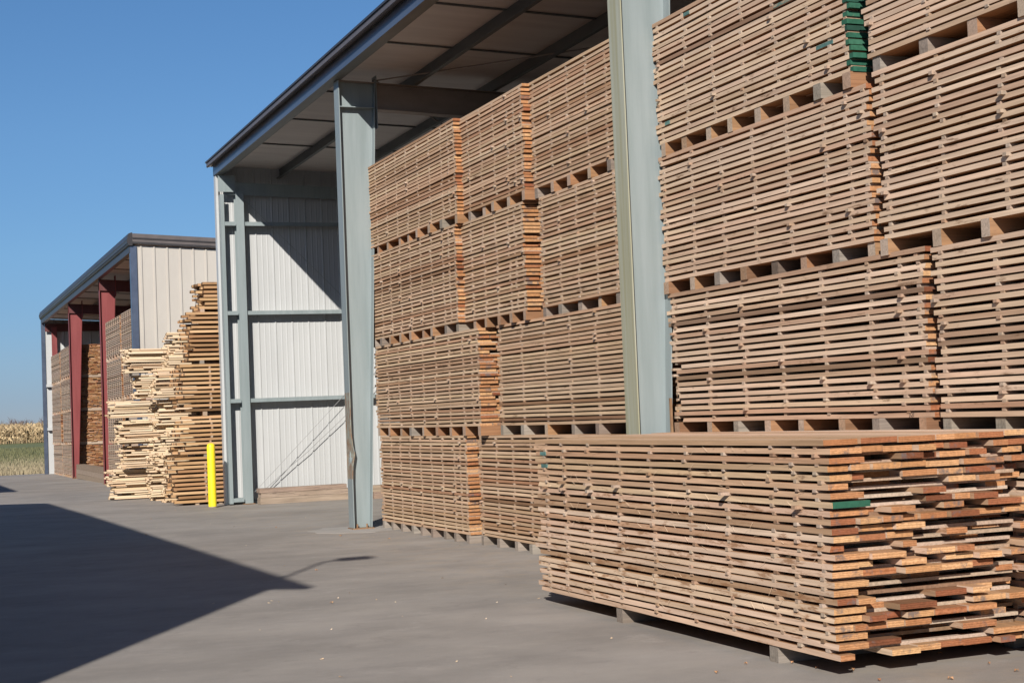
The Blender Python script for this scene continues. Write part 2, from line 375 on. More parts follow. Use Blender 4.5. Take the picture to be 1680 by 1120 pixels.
TY = lambda u, v, z: (v, u, z)          # boards lying along y, front edge towards -x
TX = lambda u, v, z: (u, v, z)          # boards lying along x, front edge towards -y

def pack(label, cat, group, T, u0, u1, v0, W, z0, z1, layers, mats, t=0.0315, seed=1, bw=(0.14, 0.24), ends=(0.02, 0.02), near_inner=2,
         sticks=None, stick_parts=False, deep_gap=0.0, flush=None, segs=4, jit=0.004, bulge=0.0, wane_p=0.12, name='lumber_pack', long_w=None,
         paint_near=None, rag=None, stick_out=0.004, bias=0.0, front_rag=0.0045, zwarp=0.004, far_rag=None):
    """sticks: positions u of the stickers. ends: spread of the board ends at u0 and u1."""
    random.seed(seed)
    root = empty(name, T((u0+u1)/2, v0+W/2, z0), label, cat, group)
    pitch = (z1-z0-t)/(layers-1)
    rest = MB(); srest = MB(); nb = 0; ns = 0; bulg = random.uniform(-bulge, bulge)
    for L in range(layers):
        z = z0+L*pitch+random.uniform(-.0015, .0015)
        dv = random.gauss(0, front_rag)+bulg*math.sin(L/layers*3.1)
        if T is TY or True:
            # first board: the one whose long edge shows
            a = u0+random.uniform(-ends[0], ends[0]); c = u1+random.uniform(-ends[1], ends[1])
            if rag and random.random() < rag[0]: a += random.uniform(0, rag[1])
            if far_rag and L < far_rag[0]: c -= random.choice([.03, .08, .1, .2])*far_rag[1]
            wdt = random.uniform(*bw); mb = MB()
            board(mb, T, a, c, v0+dv, v0+dv+wdt, z, t, segs, jit, wane=0.012 if random.random() < wane_p else 0.0, warp=zwarp, tone=rnd_tone(bias), skew=random.gauss(0, .0035))
            o = mb.build('board', mats, root); nb += 1
            if paint_near and paint_near(L):
                pb = MB(); pb.box(*sorted((T(a-.004, 0, 0)[0], T(a-.004+.05, 0, 0)[0])) if T is TX else (v0+dv-.004, v0+dv+wdt), *((a-.005, a-.001) if T is TY else (0, 1)), z+.001, z+t-.001, tone=rnd_tone())
                pb.build('painted_end', GREENP, o)
            v = v0+dv+wdt+random.uniform(.002, .012); q = 0
            while v < v0+W:
                wdt = random.uniform(*bw)
                fl = flush(L, q) if flush else 0.85
                a = u0+(random.uniform(-ends[0], ends[0]) if random.random() < fl else random.uniform(0.05, 0.55))
                c = u1+(random.uniform(-ends[1], ends[1]) if random.random() < fl else -random.uniform(0.05, 0.4))
                tn = rnd_tone(bias+0.05)
                if q < near_inner and nb < 100:
                    mb = MB(); board(mb, T, a, c, v, min(v+wdt, v0+W), z, t, 3, .002, warp=zwarp, tone=tn); mb.build('board', mats, root); nb += 1
                else:
                    board(rest, T, a, c, v, min(v+wdt, v0+W), z, t, 3, .002, warp=zwarp, tone=tn)
                v += wdt+random.uniform(.002, .015); q += 1
        if sticks and L < layers-1:
            sh = pitch-t
            for si, s in enumerate(sticks):
                if random.random() < 0.03: continue
                su = s+random.gauss(0, .016); sw = .036; so_ = stick_out+abs(random.gauss(0, .005)); lean = random.uniform(-.01, .01)
                if random.random() < .06: so_ += .03
                tb = MB() if (stick_parts and ns < 100 and si >= 0) else srest
                p0, p1 = v0+dv-so_+.008, v0+W-.05
                pts = [T(su-sw/2, p0, z+t-.001), T(su+sw/2, p0, z+t-.001), T(su+sw/2+lean, p1, z+t-.001), T(su-sw/2+lean, p1, z+t-.001)]
                pts += [(x, y, zz+sh+.002) for x, y, zz in pts]
                tb.add(pts, [(0, 3, 2, 1), (4, 5, 6, 7), (0, 1, 5, 4), (1, 2, 6, 5), (2, 3, 7, 6), (3, 0, 4, 7)], [1, 1, 0, 1, 1, 1], rnd_tone())
                if tb is not srest: tb.build('sticker', [BEARE, BEARE], root); ns += 1
    if rest.v: rest.build('inner_boards', mats, root, kind='stuff')
    if srest.v: srest.build('stickers', [BEARE, BEARE], root, kind='stuff')
    return root

def bearers(T, us, v0, W, z0, z1, label, group, seed=0, mats=None, w=0.09, out=0.0):
    random.seed(seed)
    for u in us:
        u += random.gauss(0, .02); ww = w*random.uniform(.85, 1.15); o = out+random.uniform(-.02, .035); b = MB()
        x0, x1 = u-ww/2, u+ww/2; sk = random.uniform(-.04, .04)
        pts = [T(x0, v0-o, z0), T(x1, v0-o, z0), T(x1+sk, v0+W, z0), T(x0+sk, v0+W, z0)]
        ht = (z1-z0)
        pts += [(x, y, z+ht) for x, y, z in pts]
        b.add(pts, [(0, 3, 2, 1), (4, 5, 6, 7), (0, 1, 5, 4), (1, 2, 6, 5), (2, 3, 7, 6), (3, 0, 4, 7)], [1, 1, 0, 1, 1, 1], rnd_tone())
        b.build('bearer', mats or ([BEARE, BEAR] if random.random() < .75 else [GBEAR, GBEAR]), label=label, cat='timber block', group=group)

M3 = [EDGE, END, FACE]
LV = {1: (0.11, 1.375), 2: (1.495, 2.715), 3: (2.83, 4.105), 4: (4.22, 5.46)}
WHICH = {4: 'topmost pack', 3: 'second-highest pack', 2: 'second-lowest pack', 1: 'lowest pack'}
def fr(a, b, n): return [a+(b-a)*k/(n-1) for k in range(n)]
def stack(tagname, x0, spans, where, n, bear_n, seed, lv=LV, W=1.35, layers=26, mats=None, **kw):
    for L, (ya, yb, xo) in spans.items():
        z0, z1 = lv[L]; lab = '%s %s' % (WHICH[L], where)
        ex = dict(kw)
        if tagname == 'd' and L == 2: ex['far_rag'] = (10, 1.3)
        st = fr(ya+.06, yb-.08, n); st.insert(1, ya+.28)
        pack('stickered lumber, '+lab, 'lumber pack', 'lumber packs in the big open shed', TY, ya, yb, x0+xo, W, z0, z1, layers, mats or [EDGE_T, END, FACE], sticks=st, seed=seed*10+L, **ex)
        zb = 0.0 if L == 1 else lv[L-1][1]
        us = fr(ya+.06, yb-.08, bear_n)
        if L == 1: us = fr(ya+.06, yb-.1, bear_n)
        bearers(TY, us, x0+xo, W, zb, z0, 'short bearer under the %s' % lab, 'bearers under the %s' % lab, seed*10+L,
                mats=[GBEAR, GBEAR] if L == 1 else None)

stack('a', 6.70, {1: (18.2, 21.98, 0), 2: (17.64, 22.08, 0), 3: (18.32, 22.16, 0), 4: (18.22, 22.3, 0)}, 'beside the slimmer grey column', 9, 9, 11, ends=(.035, .05), near_inner=3)
stack('b', 6.79, {1: (15.2, 18.03, 0), 3: (16.24, 18.5, 0), 4: (16.14, 18.5, .0)}, 'midway between the two grey columns', 6, 6, 21, ends=(.035, .04), near_inner=3)
stack('c', 6.87, {1: (13.0, 15.7, -.10), 2: (13.05, 17.35, -.03), 3: (13.0, 15.98, .01), 4: (13.05, 16.12, .01)}, 'half hidden behind the wide grey column', 7, 7, 31, ends=(.04, .04), near_inner=2)
LVD = {1: (0.11, 1.37), 2: (1.495, 2.68), 3: (2.79, 3.955), 4: (4.075, 5.22)}
stack('d', 6.62, {1: (8.7, 12.4, 0), 2: (8.66, 12.42, 0), 3: (9.2, 12.5, 0), 4: (9.38, 12.5, 0)}, 'overlapping the edge of the wide grey column', 7, 8, 41, lv=LVD, mats=M3, layers=22, t=.0345, ends=(.03, .05), near_inner=3, stick_parts=True)
stack('e', 6.63, {1: (5.0, 8.55, 0), 2: (4.9, 8.58, 0), 3: (5.2, 9.12, 0), 4: (5.3, 9.2, 0)}, 'cut off by the edge of the photo', 7, 8, 51, lv={1: (0.11, 1.37), 2: (1.495, 2.665), 3: (2.785, 4.01), 4: (4.125, 5.2)}, mats=M3, layers=22, t=.0345, ends=(.03, .05), near_inner=1, stick_parts=True)

# green end paint on the topmost pack by the wide column
def paint_pack():
    root = [o for o in bpy.data.objects if o.get('label', '').startswith('stickered lumber, topmost pack overlapping')][0]
    root['label'] = 'stickered lumber with green painted board ends, topmost pack overlapping the wide grey column'
    random.seed(77); wl = parent_world(root)
    for o in list(root.children):
        if not o.name.startswith('board'): continue
        ys = [v.co.y for v in o.data.vertices]; xs = [v.co.x for v in o.data.vertices]; zs = [v.co.z for v in o.data.vertices]
        y = min(ys)+wl.y; xa, xb = min(xs)+wl.x, max(xs)+wl.x; za, zb = min(zs)+wl.z, max(zs)+wl.z
        ed = o.data.vertices[2].co.z
        za = min(v.co.z for v in o.data.vertices[0:4])+wl.z; zb = max(v.co.z for v in o.data.vertices[0:4])+wl.z
        if random.random() < .93:
            b = MB(); b.box(xa-.0015, xb+.001, y-.003, y+random.uniform(.02, .07), za-.0012, zb+.0012, 0, rnd_tone()); b.build('painted_end', GREENP, o)
        if xa < 6.64:
            if random.random() < .28:
                yy = random.choice([random.uniform(9.6, 10.4), random.uniform(11.7, 12.3)]); L = random.uniform(.08, .3)
                za = min(v.co.z for v in o.data.vertices)+wl.z
                b = MB(); b.box(xa-.002, xa+.012, yy, yy+L, za+.006, zb-.004, 0, rnd_tone()); b.build('paint_mark', TEALP, o)
paint_pack()
# hand-written letters on the bottom board of the second-lowest pack there
def letters():
    root = [o for o in bpy.data.objects if o.get('label', '') == 'stickered lumber, second-lowest pack overlapping the edge of the wide grey column'][0]
    bd = min((o for o in root.children if o.name.startswith('board')), key=lambda o: (min(v.co.z for v in o.data.vertices)+10*min(v.co.x for v in o.data.vertices)))
    cu = bpy.data.curves.new('lettering', 'FONT'); cu.body = 'JOE'; cu.size = .036; cu.extrude = .0006; cu.shear = .2; cu.align_x = 'CENTER'
    tmp = bpy.data.objects.new('lettering_source', cu); me = bpy.data.meshes.new_from_object(tmp); bpy.data.objects.remove(tmp)
    me.materials.clear(); me.materials.append(STRAP); o = bpy.data.objects.new('lettering', me); col.objects.link(o); o.parent = bd
    wl = parent_world(bd); o.rotation_euler = (R(90), 0, R(-90)); xf = min(v.co.x for v in bd.data.vertices)+wl.x; o.location = Vector((xf-.002, 8.87, 1.506))-wl
letters()

# ------------------------------------------------------------------ the pack standing out in the yard
FGY0, FGY1, FGX, FGW = 7.67, 12.14, 5.10, 1.50
def fg_pack():
    random.seed(404)
    root = empty('lumber_pack', (FGX+FGW/2, 9.8, 0.11), 'stickered hardwood lumber with ragged orange board ends, standing alone on the open pavement', 'lumber pack')
    layers = 25; t = .0345; z0, z1 = .11, 1.409; pitch = (z1-z0-t)/(layers-1)
    M = [EDGE_F, END, FACE]; rest = MB(); srest = MB(); nb = ns = 0
    fl = {24: 1.0, 23: .8, 22: .8, 21: .7, 20: .9, 19: .25, 18: .2, 17: .3, 16: .35, 15: .5, 14: .6, 13: .55, 12: .35, 11: .4, 10: .5, 9: .45, 8: .35, 7: .35, 6: .3, 5: .45, 4: .55, 3: .6, 2: .3, 1: .5, 0: .75}
    sy = [11.93, 11.55, 11.05, 10.52, 9.97, 9.41, 8.88, 8.31, 8.05, 7.8]
    inner = []; layout = []
    for L in range(layers):
        z = z0+L*pitch; dv = random.gauss(0, .005); wdt = random.uniform(.10, .26)
        if L == 24: dv = -.006
        a = FGY0+random.uniform(-.03, .03); c = FGY1+random.uniform(-.07, .05)
        if L in (8, 7, 14): c += .06
        if L in (16, 17): wdt = .27
        mb = MB(); tn = rnd_tone(.0 if L < 17 else -.12)
        board(mb, TY, a, c, FGX+dv, FGX+dv+wdt, z, t, 14, .0028, wane=.016 if random.random() < .28 else 0, warp=.0045, tone=tn)
        o = mb.build('board', [EDGE_T, END, EDGE_F if L == 24 else FACE] if L > 16 else M, root); nb += 1
        layout.append((L, z, dv, a, c, o))
        v = FGX+dv+wdt+random.uniform(.002, .01); q = 0
        while v < FGX+FGW-.05:
            wdt = random.uniform(.10, .27); e = min(v+wdt, FGX+FGW+random.uniform(-.03, .02))
            if L == 24: af = FGY0+random.uniform(-.005, .012)-.01
            else: af = FGY0+(random.uniform(-.05, .04) if random.random() < fl[L] else random.choice([random.uniform(.08, .3), random.uniform(.25, 1.1)]))
            tn = rnd_tone(random.choice([-.1, 0, .15, .4]) if L > 16 else random.choice([-.25, -.05, .1, .3]))
            inner.append((af > FGY0+.5, L, z, v, e, af, tn)); v = e+random.uniform(.002, .012); q += 1
    inner.sort(key=lambda x: (x[0], -x[1]))
    for k, (deep, L, z, v, e, af, tn) in enumerate(inner):
        if nb < 100:
            mb = MB(); board(mb, TY, af, FGY1+random.uniform(-.2, .03), v, e, z, t, 5, .002, warp=.003, tone=tn, skew=random.uniform(-.004, .004))
            o = mb.build('board', [EDGE_F, END, EDGE_F] if L == 24 else M, root); nb += 1
        else:
            board(rest, TY, af, FGY1+random.uniform(-.2, .03), v, e, z, t, 3, .002, warp=.003, tone=tn)
    rest.build('inner_boards', M, root, kind='stuff')
    for L in range(layers-1):
        z = z0+L*pitch+t; sh = pitch-t; dv = layout[L][2]
        for s in sy:
            if random.random() < .02: continue
            su = s+random.gauss(0, .02); sw = random.uniform(.03, .042); out = .001+abs(random.gauss(0, .006))+(.05 if L in (16, 17) and random.random() < .45 else 0); lean = random.uniform(-.03, .03)
            tb = MB() if ns < 100 and L > 13 else srest
            p0, p1 = FGX+dv-out, FGX+FGW-.1
            pts = [TY(su-sw/2, p0, z-.001), TY(su+sw/2, p0, z-.001), TY(su+sw/2+lean, p1, z-.001), TY(su-sw/2+lean, p1, z-.001)]
            pts += [(x, y, zz+sh+.003) for x, y, zz in pts]
            tb.add(pts, [(0, 3, 2, 1), (4, 5, 6, 7), (0, 1, 5, 4), (1, 2, 6, 5), (2, 3, 7, 6), (3, 0, 4, 7)], [1, 1, 0, 1, 1, 1], rnd_tone(random.choice([-.2, .3])))
            if tb is not srest: tb.build('sticker', [BEARE, BEARE], root); ns += 1
    srest.build('stickers', [BEARE, BEARE], root, kind='stuff')
    for L, z, dv, a, c, o in layout:
        if L == 17:
            zs = [v.co.z+root.location.z for v in o.data.vertices[:4]]
            b = MB(); b.box(FGX+dv+.004, FGX+dv+.268, a-.003, a+.03, min(zs)-.001, max(zs)+.001, 0, rnd_tone()); b.build('painted_end', GREENP, o)
    # teal marks near the far end
    for L, z, dv, a, c, o in layout:
        if L in (22, 20): 
            b = MB(); b.box(FGX+dv-.0075, FGX+dv+.01, c-.22, c-.1, z+.003, z+t-.002, 0, rnd_tone()); b.build('paint_mark', TEALP, o)
    # torn slivers hanging from sawn edges
    sp = MB()
    for _ in range(150):
        y = random.uniform(FGY0+.1, FGY1-.1); z = random.uniform(.2, 1.35); L = random.uniform(.02, .08); a = random.uniform(-1.6, 1.6)
        p = Vector((FGX-.008, y, z)); q = p+Vector((-random.uniform(.004, .02), math.cos(a)*L, math.sin(a)*L*.7)); sp.bar(p, q, .0013, 3, tone=(random.random()*.3, random.random(), 0), r2=.0006)
    sp.build('splinters', LATH, root, kind='stuff')
fg_pack()
for y, lab in ((10.63, 'weathered grey block under the long side of the lone lumber pack, towards its far end'), (8.40, 'weathered grey block under the near corner of the lone lumber pack on the pavement')):
    b = MB(); b.box(5.112, 6.45, y-.05, y+.05, 0.0, .11, 0, rnd_tone()); b.build('bearer', [GBEAR], label=lab, cat='timber block', group='blocks under the lone lumber pack')

# slivers and bark on the packs in the shed are one scatter of litter on the yard
def litter():
    random.seed(31); b = MB()
    for _ in range(70):
        x = random.uniform(2.5, 6.6); y = random.choice([random.uniform(6.6, 14), random.uniform(7, 31)])
        if 5.0 < x < 6.6 and 7.4 < y < 12.2: continue
        a = random.uniform(0, 6.28); L = random.uniform(.008, .03); wv = random.uniform(.003, .012)
        ca, sa = math.cos(a), math.sin(a)
        b.add([(x, y, .003), (x+ca*L, y+sa*L, .004), (x+ca*L-sa*wv, y+sa*L+ca*wv, .012), (x-sa*wv, y+ca*wv, .005)], [(0, 1, 2, 3)], 0, rnd_tone(random.uniform(-.3, .4)))
    for _ in range(30):
        x = random.uniform(3.0, 6.2); y = random.uniform(6.8, 8.6) if random.random() < .5 else random.uniform(12, 30); r_ = random.uniform(.008, .022); a = random.uniform(0, 6)
        pts = [(x+math.cos(a+k)*r_*random.uniform(.5, 1.2), y+math.sin(a+k)*r_*random.uniform(.5, 1.2), .004+.014*(k % 2)) for k in range(6)]
        b.add(pts+[(x, y, .016)], [(k, (k+1) % 6, 6) for k in range(6)], 1, rnd_tone())
    b.build('wood_litter', [LATH, FACE], kind='stuff', label='scattered splinters and bark chips lying on the pavement')
litter()

# ------------------------------------------------------------------ the big open shed
def ribbed(b, x0, x1, y, zb, zt, pitch, rib, depth, sgn, minor=True, th=.02, zs=0.0, phase=0.0):
    """vertical ribbed sheet facing sgn*y; zs: slope of its top edge along x"""
    prof = []; x = x0
    prof.append((x0, 0))
    k = 0; xx = x0+phase
    while xx+pitch <= x1+pitch:
        for (c, wv, d) in ((xx, rib, depth),)+(((xx+pitch*.36, rib*.8, depth*.16), (xx+pitch*.66, rib*.8, depth*.16)) if minor else ()):
            if c-wv > x0 and c+wv < x1: prof += [(c-wv, 0), (c-wv*.45, d), (c+wv*.45, d), (c+wv, 0)]
        xx += pitch
    prof.append((x1, 0))
    v = []; f = []
    for (px, d) in prof:
        yy = y+sgn*d; top = zt+zs*(px-x0)
        v += [(px, yy, zb), (px, yy, top), (px, y-sgn*th, zb), (px, y-sgn*th, top)]
    for i in range(len(prof)-1):
        a = 4*i; c = a+4
        f += [(a, c, c+1, a+1), (a+2, a+3, c+3, c+2), (a+1, c+1, c+3, a+3), (a, a+2, c+2, c)]
    n = 4*(len(prof)-1); f += [(0, 1, 3, 2), (n, n+2, n+3, n+1)]
    b.add(v, f, 0)

SX, EAVE, SL = 6.24, 6.77, -0.03          # column face, rafter top at the face, roof slope into the shed
def rz(x, base=EAVE): return base+SL*(x-SX)
def column_parts(root, yc, xf=SX, base=0.0, top=None, hw=.13, wb=.29, wt=.59, mweb=STEEL, mfl=None, kick=False):
    top = top or EAVE-.01; b = MB()
    b.prism([(xf+.012, base+.02), (xf+wb-.012, base+.02), (xf+wt-.012, top), (xf+.012, top)], 'y', yc-.006, yc+.006)
    c = b.build('column', mweb, root)
    f1 = MB(); n = 14
    # outer flange with a dent near the foot
    vs = []; fs = []
    for k in range(n+1):
        z = base+.02+(top-base-.02)*k/n
        vs += [(xf, yc-hw, z), (xf+.012, yc-hw, z), (xf+.012, yc+hw, z), (xf, yc+hw, z)]
    if kick:
        zz = [base+.02, base+.75, base+.95, base+1.12, base+1.25, base+1.45]+[base+1.45+(top-base-1.45)*(k+1)/9 for k in range(9)]
        vs = []
        for k, z in enumerate(zz):
            d = {2: .012, 3: .05, 4: .02}.get(k, 0)
            vs += [(xf+d, yc-hw+d*.3, z), (xf+.012+d, yc-hw+d*.3, z), (xf+.012, yc+hw, z), (xf, yc+hw, z)]
    for k in range(n):
        a = 4*k; fs += [(a+i, a+(i+1) % 4, a+4+(i+1) % 4, a+4+i) for i in range(4)]
    fs += [(3, 2, 1, 0), (4*n, 4*n+1, 4*n+2, 4*n+3)]
    mi = [1 if kick and 1 <= (i//4) <= 5 and i % 4 in (3, 0) and i < 4*n else 0 for i in range(len(fs))]
    f1.add(vs, fs, mi); f1.build('outer_flange', [mfl or mweb, RUSTY], c)
    f2 = MB(); f2.prism([(xf+wb-.012, base+.02), (xf+wb, base+.02), (xf+wt, top-.02), (xf+wt-.012, top-.02)], 'y', yc-hw*.9, yc+hw*.9); f2.build('inner_flange', mweb, c)
    bp = MB(); bp.box(xf-.02, xf+wb+.02, yc-hw-.02, yc+hw+.02, base, base+.018)
    for dx in (.07, wb-.07):
        for dy in (-.07, .07): bp.bar((xf+dx, yc+dy, base+.018), (xf+dx, yc+dy, base+.075), .013, 6)
    bp.build('base_plate', RUST, c)
    return c

shed = empty('lumber_shed', (18, 12, 0), 'big open-fronted steel shed with grey columns, dark eave and white wall sheets', 'shed')
def big_shed():
    Y0, Y1, XB = -6.4, 31.15, 30.0
    for yc, mf, kick in ((22.07, STEEL, True), (12.53, STEELD, False), (3.1, STEELD, False), (-6.2, STEEL, False)):
        c = column_parts(shed, yc, mfl=mf, kick=kick)
        # stiffener at the knee, knee plate
        s = MB(); s.box(SX+.012, SX+.575, yc-.12, yc+.12, 6.355, 6.367); s.box(SX+.60, SX+.615, yc-.10, yc+.10, 6.05, 6.86); s.build('knee_plate', STEEL, c)
        if yc == 12.53:
            g = MB(); g.box(SX+.33, SX+.352, yc-.135, yc-.115, .02, 1.72); g.build('guard_strip', RUST, c)
        r_ = MB()
        r_.box(SX+.012, XB, yc-.006, yc+.006, 0, 0)
        r_.v = [(SX+.62, yc-.006, rz(SX+.62)-.40), (XB, yc-.006, rz(XB)-.55), (XB, yc+.006, rz(XB)-.55), (SX+.62, yc+.006, rz(SX+.62)-.40),
                (SX+.62, yc-.006, rz(SX+.62)-.012), (XB, yc-.006, rz(XB)-.012), (XB, yc+.006, rz(XB)-.012), (SX+.62, yc+.006, rz(SX+.62)-.012)]
        ra = r_.build('rafter', RAFT, shed)
        for dz0, dz1, nm in ((-.012, 0, 'top_flange'), (-.412, -.40, 'bottom_flange')):
            q = MB(); q.box(0, 1, 0, 1, 0, 1)
            zb = -.15 if dz0 < -.1 else 0; x0 = SX+.02 if nm == 'top_flange' else SX+.62
            q.v = [(x0, yc-.10, rz(x0)+dz0), (XB, yc-.10, rz(XB)+dz0+zb), (XB, yc+.10, rz(XB)+dz0+zb), (x0, yc+.10, rz(x0)+dz0),
                   (x0, yc-.10, rz(x0)+dz1), (XB, yc-.10, rz(XB)+dz1+zb), (XB, yc+.10, rz(XB)+dz1+zb), (x0, yc+.10, rz(x0)+dz1)]
            q.build(nm, RAFT, ra)
    # interior columns stand far in the dark
    for yc in (22.07, 12.53, 3.1):
        q = MB(); q.box(17.9, 18.1, yc-.1, yc+.1, 0, rz(18)-.5); q.build('inner_column', STEEL, shed)
    # purlins: Z sections running the length of the shed
    for k in range(18):
        x = 7.5+1.3*k
        if x > XB-.3: break
        z = rz(x); q = MB()
        q.prism([(x-.003, z+.003), (x+.003, z+.003), (x+.003, z+.2), (x-.003, z+.2)], 'y', Y0+.05, Y1-.05)
        q.prism([(x-.065, z), (x+.003, z), (x+.003, z+.003), (x-.065, z+.003)], 'y', Y0+.05, Y1-.05)
        q.prism([(x-.065, z+.003), (x-.062, z+.003), (x-.062, z+.02), (x-.065, z+.02)], 'y', Y0+.05, Y1-.05)
        q.build('purlin', PURL, shed)
    # eave strut, underside coloured darker to stand for the shade below it
    q = MB(); z = EAVE+.003
    q.prism([(6.12, z), (6.30, z), (6.30, z+.02), (6.125, z+.02), (6.125, z+.185), (6.30, z+.185), (6.30, z+.20), (6.12, z+.20)], 'y', Y0-.02, Y1+.02); o = q.build('eave_strut', [BLUEG, PURL], shed); o.data.polygons[0].material_index = 1
    # roof: liner below, sheet above
    for nm, dz, th, mm in (('roof_liner', .205, .006, ROOFU), ('roof', .215, .06, ROOFT)):
        q = MB(); q.box(0, 1, 0, 1, 0, 1); xs = 6.125 if nm == 'roof_liner' else 6.02
        q.v = [(xs, Y0, rz(xs)+dz), (XB+.2, Y0, rz(XB+.2)+dz), (XB+.2, Y1, rz(XB+.2)+dz), (xs, Y1, rz(xs)+dz),
               (xs, Y0, rz(xs)+dz+th), (XB+.2, Y0, rz(XB+.2)+dz+th), (XB+.2, Y1, rz(XB+.2)+dz+th), (xs, Y1, rz(xs)+dz+th)]
        q.build(nm, mm, shed)
    # straps across the liner
    for y in (4.5, 7.3, 10.0, 14.2, 16.5, 18.2, 20.3, 23.6, 25.9, 28.3):
        q = MB(); q.box(0, 1, 0, 1, 0, 1); x0, x1 = 6.3, 18
        q.v = [(x0, y, rz(x0)+.178), (x1, y, rz(x1)+.178), (x1, y+.03, rz(x1)+.178), (x0, y+.03, rz(x0)+.178), (x0, y, rz(x0)+.2), (x1, y, rz(x1)+.2), (x1, y+.03, rz(x1)+.2), (x0, y+.03, rz(x0)+.2)]
        q.build('liner_strap', PURL, shed)
    # fascia: drip, face band, top lip
    q = MB(); q.prism([(6.005, 6.975), (6.02, 6.96), (6.10, 6.985), (6.10, 7.05), (6.005, 7.05)], 'y', Y0-.1, Y1+.12); q.build('fascia', BROWNL, shed)
    q = MB(); q.prism([(5.985, 7.052), (6.12, 7.052), (6.12, 7.085), (5.985, 7.085)], 'y', Y0-.12, Y1+.14); q.build('roof_trim', BROWN, shed)
    q = MB(); q.prism([(6.103, 6.972), (6.118, 6.972), (6.118, 7.05), (6.103, 7.05)], 'y', Y0-.1, Y1+.1); q.build('fascia_backing', BROWN, shed)
    # far end wall seen from inside, with ribs, girts, wind columns, braces
    q = MB(); ribbed(q, 6.19, XB, 31.12,   .06, 6.985, .355, .022, .020, -1, zs=SL, phase=.06); q.build('end_wall', WHITEW, shed)
    q = MB(); q.box(6.16, XB, 31.06, 31.115, 0, .055); q.build('base_rail', STEEL, shed)
    q = MB(); q.prism([(6.135, 31.02), (6.185, 31.02), (6.185, 31.20), (6.135, 31.20)], 'z', 0, 6.768); q.build('corner_trim', WHITEW, shed)
    q = MB(); q.prism([(6.19, 30.86), (6.265, 30.86), (6.265, 30.868), (6.198, 30.868), (6.198, 31.075), (6.19, 31.075)], 'z', 0.02, 6.35); q.build('corner_post', STEEL, shed)
    for x in (6.50, 11.5, 16.5, 22):
        q = MB(); q.box(x, x+.165, 30.83, 30.84, 0.015, rz(x)-.35); q.box(x+.078, x+.087, 30.84, 31.02, 0.015, rz(x)-.35); q.box(x, x+.165, 31.02, 31.03, 0.015, rz(x)-.35)
        c = q.build('wind_column', STEEL, shed)
        q = MB(); q.box(x-.03, x+.2, 30.81, 31.05, 0, .014); q.build('base_plate', RUST, c)
    for z in (5.71, 3.87, 2.07, .05):
        segs = ((6.27, 6.495), (6.67, 11.49), (11.67, 16.49), (16.67, 21.9)) if z > 1 else ((6.27, 6.49),)
        for a, c in segs:
            q = MB(); q.prism([(30.87, z), (30.873, z), (30.873, z+.077), (31.07, z+.077), (31.07, z+.08), (30.87, z+.08)], 'x', a, c); q.build('girt', STEEL, shed)
    q = MB(); q.box(6.265, XB, 30.9, 30.92, 6.36, 6.62); q.v = [(x, y, zz+SL*(x-SX)) for x, y, zz in q.v]; q.build('end_beam', STEEL, shed)
    q = MB(); q.box(6.15, 6.50, 30.83, 30.838, 6.40, 6.74); q.build('corner_plate', STEEL, shed)
    for a, c in (((6.70, 30.84, .24), (11.5, 30.9, 4.9)), ((6.62, 30.84, 6.3), (11.5, 30.9, 1.45))):
        q = MB(); q.bar(a, c, .005, 6); q.build('brace_cable', CABLE, shed)
    q = MB(); pts = [(6.98, 30.98, .30), (7.5, 30.99, .72), (7.9, 30.99, 1.02), (8.1, 30.99, 1.2), (8.4, 30.99, 1.45), (8.8, 30.98, 1.80), (9.6, 30.98, 2.5)]
    for a, c in zip(pts, pts[1:]): q.bar(a, c, .007, 6)
    q.build('brace_cable', CABLE, shed)
    q = MB(); q.bar((6.83, 22.1, 6.80), (10.2, 17.6, 6.66), .011, 6); q.build('roof_rod', RAFT, shed)
    q = MB(); q.bar((6.83, 22.0, 6.80), (10.2, 26.5, 6.66), .011, 6); q.build('roof_rod', RAFT, shed)
    # back and near end walls close the shed
    q = MB(); q.box(XB, XB+.1, Y0, Y1+.1, 0, rz(XB)+.2); q.build('back_wall', WHITEW, shed)
    q = MB(); q.box(6.3, XB, Y0-.1, Y0, 0, 6.0); q.build('near_end_wall', WHITEW, shed)
big_shed()

# dark packs deeper in the shed that stop daylight showing through the front row
for x in (8.35,):
    pass

def footing():
    random.seed(3); b = MB(); n = 22; pts = []
    for k in range(n):
        a = 6.2832*k/n; r_ = random.uniform(.85, 1.1); pts.append((6.25+math.cos(a)*.62*r_, 22.0+math.sin(a)*.75*r_))
    b.prism(pts, 'z', -.02, .004); b.build('footing', PALE, shed)
PALE = paint('pale footing concrete', (0.285, 0.265, 0.24), (0.34, 0.315, 0.29), 0.85, (3, 3, 3), (0.2, 0.19, 0.17), 0.66)
footing()
